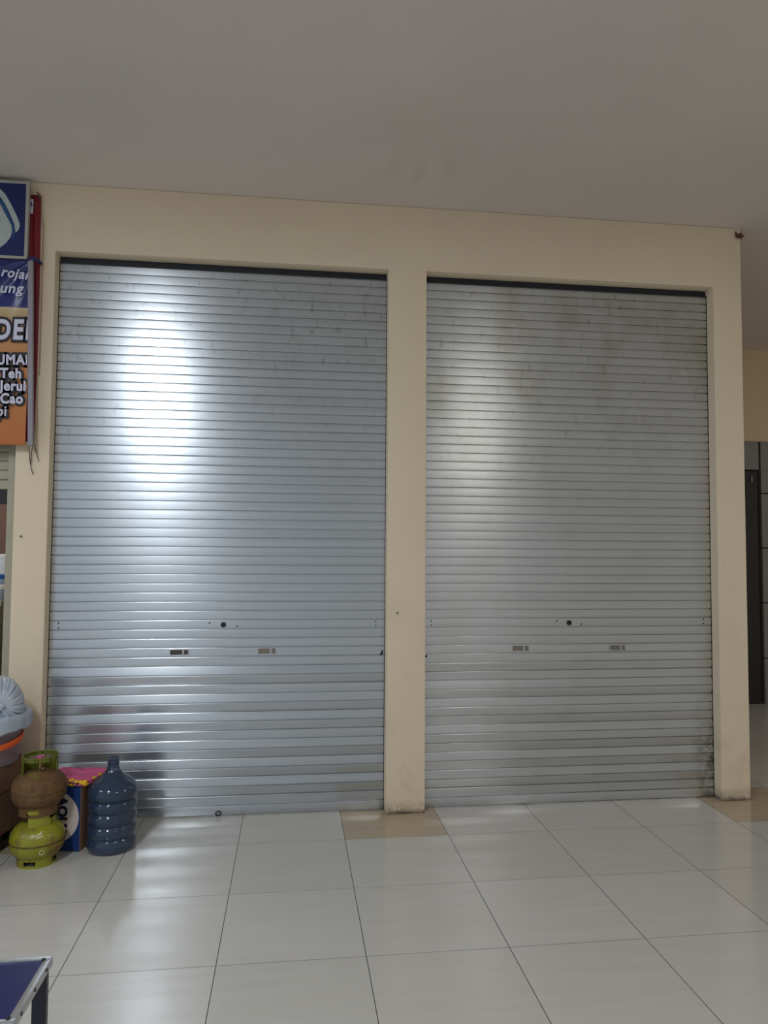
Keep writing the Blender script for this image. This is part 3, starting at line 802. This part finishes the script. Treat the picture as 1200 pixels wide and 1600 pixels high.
# ------------------------------------------------------------------ gas cylinders
def gas_cylinder(label, loc, rz, body_mat, collar_mat, stencil):
    t = thing('gas_cylinder', label, 'gas cylinder', loc, rz)
    # foot ring with slots
    b = MB(); R0, TH, H = 0.097, 0.004, 0.048
    def ring(b, r, z_of, mask, nseg, zs):
        for i in range(nseg):
            for j in range(len(zs) - 1):
                if not mask((i + 0.5) * 360 / nseg, (zs[j] + zs[j + 1]) / 2): continue
                a0 = 2 * PI * i / nseg; a1 = 2 * PI * (i + 1) / nseg
                P = lambda a, rr, z: (rr * math.sin(a), -rr * math.cos(a), z)
                b.add([P(a0, r, zs[j]), P(a1, r, zs[j]), P(a1, r, zs[j + 1]), P(a0, r, zs[j + 1]),
                       P(a0, r - TH, zs[j]), P(a1, r - TH, zs[j]), P(a1, r - TH, zs[j + 1]), P(a0, r - TH, zs[j + 1])],
                      [(0, 1, 2, 3), (7, 6, 5, 4), (0, 4, 5, 1), (3, 2, 6, 7), (0, 3, 7, 4), (1, 5, 6, 2)])
    ring(b, R0, None, lambda a, z: not (abs(((a + 45) % 90) - 45) < 17 and 0.012 < z < 0.036), 96, [0.0, 0.012, 0.036, H])
    bm = bmesh.new(); me = bpy.data.meshes.new('tmp'); me.from_pydata(b.v, [], b.f); bm.from_mesh(me); bpy.data.meshes.remove(me)
    bmesh.ops.remove_doubles(bm, verts=bm.verts[:], dist=1e-5); m2 = MB(); m2.frombm(bm)
    m2.build('foot_ring', body_mat, t, 40)
    # body: two pressed halves
    prof = []
    zc, hh, rr, p_ = 0.122, 0.095, 0.135, 2.65
    for i in range(33):
        a = -PI / 2 + PI * i / 32
        c_, s_ = math.cos(a), math.sin(a)
        prof.append((max(rr * abs(c_) ** (2 / p_), 0.0), zc + hh * math.copysign(abs(s_) ** (2 / p_), s_)))
    b = MB(); b.lathe(prof, 64); bd = b.build('body', body_mat, t, 60)
    b = MB(); b.lathe([(0.1345, zc - 0.004), (0.1368, zc - 0.003), (0.1372, zc), (0.1368, zc + 0.003), (0.1345, zc + 0.004)], 64); b.build('weld_seam', SEAM, t, 60)
    # collar with windows: opening in front, window at the back
    def mask(a, z):
        if z > 0.276: return True
        a = (a + 180) % 360 - 180
        if -48 < a < 82: return False
        if (150 < a or a < -110) and z > 0.240: return False
        return True
    b = MB(); ring(b, 0.089, None, mask, 120, [0.194, 0.205, 0.240, 0.276, 0.295])
    bm = bmesh.new(); me = bpy.data.meshes.new('tmp'); me.from_pydata(b.v, [], b.f); bm.from_mesh(me); bpy.data.meshes.remove(me)
    bmesh.ops.remove_doubles(bm, verts=bm.verts[:], dist=1e-5); m2 = MB(); m2.frombm(bm)
    b = MB(); b.lathe([(0.0835, 0.295), (0.0850, 0.299), (0.0875, 0.300), (0.0900, 0.298), (0.0905, 0.293), (0.087, 0.290)], 60, closed=True)
    m2.add(b.v, b.f)
    m2.build('collar', collar_mat, t, 40)
    b = MB(); b.lathe([(0.0, 0.21), (0.02, 0.21), (0.02, 0.222), (0.012, 0.226), (0.012, 0.25), (0.016, 0.252), (0.016, 0.262), (0.0, 0.264)], 24); v = b.build('valve', BRASS, t, 40)
    if stencil:
        for k, (ang, z0, z1, wd) in enumerate(((stencil + 20, 0.172, 0.176, 0.030), (stencil + 22, 0.162, 0.166, 0.034), (stencil + 25, 0.180, 0.183, 0.022))):
            b = MB()
            def fn(u, v_):
                z = z0 + (z1 - z0) * v_ + 0.01 * u
                s_ = (z - zc) / hh; r_ = rr * (1 - abs(s_) ** p_) ** (1 / p_) + 0.0008
                a = math.radians(ang) + (u - 0.5) * wd / 0.13
                return (r_ * math.sin(a), -r_ * math.cos(a), z)
            b.grid(fn, 10, 3); b.build('stencil_mark', CHALK, t, 60)
        b = MB()
        pts = []
        for i in range(19):
            q = 2 * PI * i / 18
            z = 0.090 + 0.012 * math.sin(q); a = math.radians(stencil + 27) + 0.012 * math.cos(q) / 0.137
            s_ = (z - zc) / hh; r_ = rr * (1 - abs(s_) ** p_) ** (1 / p_) + 0.0005
            pts.append((r_ * math.sin(a), -r_ * math.cos(a), z))
        b.tube(pts, 0.0016, 6); b.build('stencil_ring', CHALK, t, 60)
    return t, v
GX, GY = -1.634, -0.115
gas_cylinder('green gas cylinder standing on the floor under the rusty one', (GX, GY, 0.0), math.radians(-95), GAS_GREEN, GAS_COLLAR, 95)
tg, tv = gas_cylinder('rusty brown gas cylinder stacked on top of the green one', (GX + 0.002, GY, 0.258), 0.0, GAS_RUST, GAS_COLLAR_DARK, False)
b = MB(); b.lathe([(0, 0.262), (0.013, 0.262), (0.013, 0.272), (0.017, 0.276), (0.0175, 0.284), (0.013, 0.29), (0, 0.292)], 24)
b.build('valve_cap', PINKCAP, tg, 40)

# ------------------------------------------------------------------ blue printed carton with a folded cloth on it
BXW, BXD, BXH = 0.295, 0.20, 0.356
brz = math.radians(-13.0)
corner = Vector((-1.447, -0.012, 0))
rot = Matrix.Rotation(brz, 3, 'Z')
bc = corner + rot @ Vector((-BXW / 2, BXD / 2, 0))
t = thing('water_carton', 'blue cardboard carton with a white circle, between the gas cylinders and the water bottle', 'box', (bc.x, bc.y, 0.0), brz)
b = MB(); b.box(-BXW / 2, BXW / 2, -BXD / 2, BXD / 2, 0, BXH, 0.003); b.build('carton', BOXBROWN, t)
b = MB(); b.box(-BXW / 2 + 0.002, BXW / 2 - 0.002, -BXD / 2 - 0.0012, -BXD / 2 + 0.0004, 0.002, BXH - 0.002); b.build('printed_front', BOXBLUE, t)
b = MB(); b.prism([(0.139 * math.cos(2 * PI * i / 64), 0.182 + 0.139 * math.sin(2 * PI * i / 64)) for i in range(64)], -BXD / 2 - 0.002, -BXD / 2 - 0.001); b.build('white_disc', BOXWHITE, t)
text_mesh('lettering', 'AQUA', 0.074, BOXNAVY, t, (0.019, -BXD / 2 - 0.0024, 0.186), (PI / 2, PI / 2, 0), 0.004, 0.0006, 0.0, 'CENTER', 1.0)
b = MB(); b.box(BXW / 2 - 0.0004, BXW / 2 + 0.0006, -0.025, 0.025, 0.02, BXH - 0.01); b.build('tape', simple('brown_tape', srgb(132, 100, 76), 0.4), t)

# folded cloth pouch lying on the carton: soft slab with a rolled edge, sagging over the rim
t_loc = Vector((bc.x, bc.y, BXH)) + rot @ Vector((0.036, 0.014, 0))
b = MB()
CW, CD = 0.152, 0.138
def cloth_pt(u, v, top):
    x = (u * 2 - 1); y = (v * 2 - 1)
    e = max(abs(x), abs(y))
    px, py = x * CW, y * CD
    k = 1 - 0.06 * (x * y) ** 2
    px *= k; py *= k
    h = 0.030 * (1 - max(0, e - 0.55) ** 2 * 2.2) + 0.004 * noise.noise(Vector((px * 14, py * 14, 1.0))) + 0.006 * x * 0.5
    if not top: h = 0.0015
    return (px, py, h)
bm = bmesh.new(); N = 41
T = [[bm.verts.new(cloth_pt(i / (N - 1), j / (N - 1), True)) for j in range(N)] for i in range(N)]
B = [[bm.verts.new(cloth_pt(i / (N - 1), j / (N - 1), False)) for j in range(N)] for i in range(N)]
for i in range(N - 1):
    for j in range(N - 1):
        bm.faces.new((T[i][j], T[i + 1][j], T[i + 1][j + 1], T[i][j + 1]))
        bm.faces.new((B[i][j], B[i][j + 1], B[i + 1][j + 1], B[i + 1][j]))
for i in range(N - 1):
    bm.faces.new((T[i][0], B[i][0], B[i + 1][0], T[i + 1][0])); bm.faces.new((T[i][N - 1], T[i + 1][N - 1], B[i + 1][N - 1], B[i][N - 1]))
    bm.faces.new((T[0][i], T[0][i + 1], B[0][i + 1], B[0][i])); bm.faces.new((T[N - 1][i], B[N - 1][i], B[N - 1][i + 1], T[N - 1][i + 1]))
b.frombm(bm)
o = b.build('folded_cloth', CLOTH, smooth=60); o.location = t_loc; o.rotation_euler = (0, 0, brz)
tag(o, 'pink and yellow patterned folded cloth lying on the blue carton', 'cloth')

# ------------------------------------------------------------------ water bottle
BTX, BTY = -1.290, 0.030
t = thing('water_bottle', 'big empty blue water bottle with ribs, standing on the floor before the left shutter', 'bottle', (BTX, BTY, 0.0))
pr = [(0.0, 0.012), (0.06, 0.010), (0.098, 0.0), (0.112, 0.0), (0.124, 0.006), (0.1295, 0.018), (0.131, 0.030)]
def rib(z0, z1, R=0.131, g=0.0115):
    out = []
    for i in range(13):
        q = i / 12
        z = z0 + (z1 - z0) * q
        out.append((R - g * (1 - math.sin(PI * q) ** 0.55), z))
    return out
pr += [(0.131, 0.055)]
for z0, z1 in ((0.076, 0.140), (0.147, 0.207), (0.214, 0.274)):
    pr += rib(z0, z1)
pr += [(0.1235, 0.281), (0.1285, 0.287), (0.131, 0.296), (0.1312, 0.315), (0.128, 0.332), (0.118, 0.350), (0.102, 0.366), (0.082, 0.381), (0.062, 0.395), (0.047, 0.410), (0.037, 0.426), (0.0315, 0.441), (0.0295, 0.452),
       (0.0295, 0.458), (0.032, 0.460), (0.032, 0.465), (0.029, 0.467), (0.0285, 0.480), (0.0305, 0.482), (0.0310, 0.487), (0.0290, 0.490)]
inner = [(max(r - 0.0035, 0.0), z + (0.004 if z < 0.03 else -0.001)) for r, z in pr if r > 0 or z < 0.02][::-1]
b = MB(); b.lathe(pr + inner, 72); b.build('body', PC, t, 50)

# ------------------------------------------------------------------ cardboard box on a dark crate, with the tub and bags on top
crz = math.radians(-11.0)
rot = Matrix.Rotation(crz, 3, 'Z')
c1 = Vector((-1.873, -0.07, 0))       # a point on its right face
dirv = Vector((math.sin(-crz), math.cos(crz), 0)); 
CBW, CBD, CB0, CBH = 0.52, 0.62, 0.10, 0.362
cc = c1 + rot @ Vector((-CBW / 2, 0.02, 0))
cc.y = min(cc.y, 0.0)
t = thing('crate', 'low black crate on the floor under the cardboard box', 'crate', (cc.x, cc.y, 0.0), crz)
b = MB()
hw, hd = CBW / 2 - 0.03, CBD / 2 - 0.03
b.box(-hw, hw, -hd, hd, 0.0, 0.012)
for x0, x1, y0, y1 in ((-hw, hw, -hd, -hd + 0.012), (-hw, hw, hd - 0.012, hd), (-hw, -hw + 0.012, -hd + 0.012, hd - 0.012), (hw - 0.012, hw, -hd + 0.012, hd - 0.012)):
    b.box(x0, x1, y0, y1, 0.012, 0.04)
    b.box(x0, x1, y0, y1, 0.078, CB0 - 0.0005)
    n_ = 7
    for i in range(n_ + 1):
        if x1 - x0 > y1 - y0:
            xx = x0 + (x1 - x0 - 0.012) * i / n_; b.box(xx, xx + 0.012, y0, y1, 0.04, 0.078)
        else:
            yy = y0 + (y1 - y0 - 0.012) * i / n_; b.box(x0, x1, yy, yy + 0.012, 0.04, 0.078)
b.build('basket', BLACKISH, t)
t = thing('cardboard_box', 'large brown cardboard box under the clear tub at far left', 'box', (cc.x, cc.y, CB0), crz)
b = MB(); b.box(-CBW / 2, CBW / 2, -CBD / 2, CBD / 2, 0, CBH, 0.004); b.build('carton', CARD, t)
b = MB(); b.box(-0.001, 0.001, -CBD / 2 + 0.004, CBD / 2 - 0.004, CBH - 0.0002, CBH + 0.0008); b.build('flap_seam', BLACKISH, t)
b = MB(); b.box(CBW / 2 - 0.0004, CBW / 2 + 0.0008, -CBD / 2 + 0.006, CBD / 2 - 0.006, 0.218, 0.223); b.build('fold_crease', DARKROOM, t)
text_mesh('lettering', 'r', 0.10, CARDRED, t, (CBW / 2 + 0.001, -0.005, 0.10), (PI / 2, 0, PI / 2), 0.003, 0.0006, 0.1)
b = MB(); b.box(CBW / 2 - 0.0004, CBW / 2 + 0.0008, -0.2, 0.07, 0.012, 0.02); b.build('printed_line', CARDRED, t)

TZ = CB0 + CBH + 0.001
TX, TY = -2.000, 0.085
t = thing('plastic_tub', 'clear plastic tub with an orange handle standing on the cardboard box', 'tub', (TX, TY, TZ))
b = MB(); b.lathe([(0.0, 0.0), (0.165, 0.0), (0.178, 0.01), (0.218, 0.240), (0.228, 0.242), (0.228, 0.249), (0.215, 0.249), (0.174, 0.014), (0.0, 0.006)], 64); b.build('body', TUB, t, 40)
hl = [(0.2, -35), (0.222, -30), (0.230, -12), (0.232, 8), (0.226, 26), (0.2, 31)]
pts = []
for i in range(25):
    a = math.radians(-66 + 66 * i / 24)        # angle from +x, front right
    q = abs(i - 12) / 12
    r_ = 0.202 + 0.026 * (1 - q ** 4)
    pts.append((r_ * math.cos(a), r_ * math.sin(a), 0.118 + 0.050 * (i / 24) - 0.012 * (1 - q * q)))
b = MB()
vs = []; fs = []
for i, p_ in enumerate(pts):
    d = Vector((p_[0], p_[1], 0)).normalized()
    for (dr, dz) in ((-0.004, -0.015), (0.004, -0.015), (0.006, 0.0), (0.004, 0.015), (-0.004, 0.015)):
        vs.append((p_[0] + d.x * dr, p_[1] + d.y * dr, p_[2] + dz))
m = 5
for i in range(len(pts) - 1):
    for k in range(m): fs.append((i * m + k, (i + 1) * m + k, (i + 1) * m + (k + 1) % m, i * m + (k + 1) % m))
fs.append((0, 1, 2, 3, 4)); fs.append(tuple((len(pts) - 1) * m + k for k in (4, 3, 2, 1, 0)))
b.add(vs, fs)
b.build('handle', ORANGE, t, 50)
# what is in the tub
b = MB()
for i in range(1):
    b.lathe([(0.0, 0.0), (0.155, 0.0), (0.168, 0.02), (0.182, 0.125), (0.15, 0.135), (0.0, 0.14)], 40)
b.v = [(p_[0], p_[1], p_[2] + 0.008 * noise.noise(Vector(p_) * 18)) for p_ in b.v]
o = b.build('packed_goods', TUBRED, smooth=50); o.location = (TX, TY, TZ + 0.018); tag(o, 'dark red packets filling the clear plastic tub', 'packets'); o['kind'] = 'stuff'
# liner bag folded over the rim
b = MB()
def liner(u, v):
    a = 2 * PI * u
    nz = noise.noise(Vector((math.cos(a) * 2.2, math.sin(a) * 2.2, 2.0)))
    nz2 = noise.noise(Vector((math.cos(a) * 7, math.sin(a) * 7, v * 2)))
    front = max(0.0, -math.sin(a + 0.5))
    prof = [(0.192, 0.190), (0.202, 0.232), (0.2185, 0.275 + 0.012 * front), (0.233, 0.281 + 0.012 * front), (0.241, 0.262), (0.244, 0.230), (0.245, 0.200 - 0.03 * front)]
    q = v * (len(prof) - 1); i = min(int(q), len(prof) - 2); f = q - i
    r_ = prof[i][0] * (1 - f) + prof[i + 1][0] * f; z = prof[i][1] * (1 - f) + prof[i + 1][1] * f
    return ((r_ + 0.004 * nz2 * (1 if v > .5 else .3)) * math.cos(a), (r_ + 0.004 * nz2 * (1 if v > .5 else .3)) * math.sin(a), z + (0.022 * nz + 0.006 * nz2) * v ** 1.5)
b.grid(liner, 120, 22, True)
o = b.build('bin_liner', BAG, smooth=60); o.location = (TX, TY, TZ)
o.modifiers.new('thick', 'SOLIDIFY').thickness = 0.0015
tag(o, 'white plastic liner bag folded over the rim of the clear tub', 'bag')
# tied bag lying in the liner, its knot to the front
KC = Vector((-1.930, 0.045, TZ + 0.322))
t = thing('tied_bag', 'bulging knotted white plastic bag on top of the clear tub', 'bag', tuple(KC))
kd = Vector((0.50, -0.85, 0.06)).normalized()
kx = Vector((0, 0, 1)).cross(kd).normalized(); kz = kd.cross(kx)
b = MB()
def bagpt(u, v):
    a = 2 * PI * u; th = PI * v            # v=0 at the knot
    R = 0.160
    pl = math.exp(-(th / 1.0) ** 2)
    fold_ = (-0.17 * (1 - abs(math.sin(a * 9 + 0.8 * math.sin(a * 3)))) ** 3 - 0.10 * (1 - abs(math.sin(a * 15.5 + 1))) ** 3 + 0.045 * math.sin(a * 5 + 2)) * math.exp(-((th - 0.5) / 0.62) ** 2)
    r_ = R * (1 + fold_ + 0.06 * noise.noise(Vector((math.cos(a) * 1.5, math.sin(a) * 1.5, th))))
    s_ = math.sin(th)
    ax = math.cos(th) * R * (1.0 if th < PI / 2 else 0.75) - 0.028 * math.exp(-(th / 0.42) ** 2)
    if th < 0.12: s_ = 0.10
    p_ = kx * (-r_ * s_ * math.cos(a) * 0.95) + kz * (r_ * s_ * math.sin(a)) + kd * (ax * 0.8)
    return tuple(p_)
b.grid(bagpt, 260, 44, True)
b.build('sack', BAG, t, 70)
b = MB()
kc = kd * 0.118
b.tube([kc + kx * (0.020 * math.cos(q)) + kz * (0.016 * math.sin(q)) + kd * (0.006 * math.sin(2 * q)) for q in [2 * PI * i / 20 for i in range(21)]], 0.009, 8)
b.tube([kc - kd * 0.012, kc + kd * 0.012], [0.02, 0.014], 12)
b.build('knot', BAG, t, 70)
for sgn, ln in ((1, 0.07), (-1, 0.06)):
    b = MB()
    def ear(u, v, sgn=sgn, ln=ln):
        wd = (0.006 + 0.022 * math.sin(PI * min(1, v * 0.75)))
        p_ = kc + kd * (0.012 + 0.012 * math.sin(v * 2)) + kx * (-sgn * (0.012 + ln * v * 0.45) + (u - 0.5) * wd) - kz * (ln * v) + kd * 0.006 * math.sin(u * 9)
        return tuple(p_)
    b.grid(ear, 9, 9); o = b.build('bag_ear', BAG, t, 70); o.modifiers.new('thick', 'SOLIDIFY').thickness = 0.002

# ------------------------------------------------------------------ small blue table with aluminium edging
TBZ = 0.45
tx1, ty1, ty0, tx0 = -1.008, -1.915, -2.222, -1.62
t = thing('low_table', 'low navy blue table with aluminium edges in the near left corner', 'table', ((tx0 + tx1) / 2, (ty0 + ty1) / 2, 0.0))
loc = Vector(t.location)
def puts(mb, name, m, smooth=None, parent=None):
    o = mb.build(name, m, smooth=smooth); o.parent = t if parent is None else parent
    if parent is None: o.matrix_parent_inverse = Matrix.Translation(-loc)
    return o
b = MB(); b.box(tx0 + 0.004, tx1 - 0.004, ty0 + 0.004, ty1 - 0.004, TBZ - 0.020, TBZ - 0.003); puts(b, 'tabletop', NAVY)
b = MB(); ew = 0.019
def lprof(bx):
    b.box(*bx, 0.0018)
lprof((tx0, tx1, ty1 - ew, ty1, TBZ - 0.003, TBZ)); lprof((tx0, tx1, ty0, ty0 + ew, TBZ - 0.003, TBZ))
lprof((tx1 - ew, tx1, ty0 + ew, ty1 - ew, TBZ - 0.003, TBZ)); lprof((tx0, tx0 + ew, ty0 + ew, ty1 - ew, TBZ - 0.003, TBZ))
lprof((tx0, tx1, ty1 - 0.003, ty1 + 0.001, TBZ - 0.026, TBZ - 0.001)); lprof((tx0, tx1, ty0 - 0.001, ty0 + 0.003, TBZ - 0.026, TBZ - 0.001))
lprof((tx1 - 0.003, tx1 + 0.001, ty0, ty1, TBZ - 0.026, TBZ - 0.001)); lprof((tx0 - 0.001, tx0 + 0.003, ty0, ty1, TBZ - 0.026, TBZ - 0.001))
puts(b, 'edging', ALU, 40)
for xx in (tx0 + ew, tx1 - ew):
    for yy in (ty0 + ew, ty1 - ew):
        b = MB(); b.tube([(xx, yy, TBZ - 0.002), (xx, yy, TBZ + 0.002)], 0.006, 12); puts(b, 'corner_rivet', BLACKISH, 40)
for yy in (ty1 - 0.055, ty0 + 0.055, ty1 - 0.15):
    b = MB(); b.tube([(tx1, yy, TBZ - 0.011), (tx1 + 0.003, yy, TBZ - 0.011)], 0.005, 12); puts(b, 'side_rivet', BLACKISH, 40)
for xx in (tx0 + 0.006, tx1 - 0.046):
    for yy in (ty0 + 0.008, ty1 - 0.030):
        b = MB(); b.box(xx, xx + 0.040, yy, yy + 0.022, 0.0, TBZ - 0.021, 0.002); puts(b, 'leg', NAVYLEG)
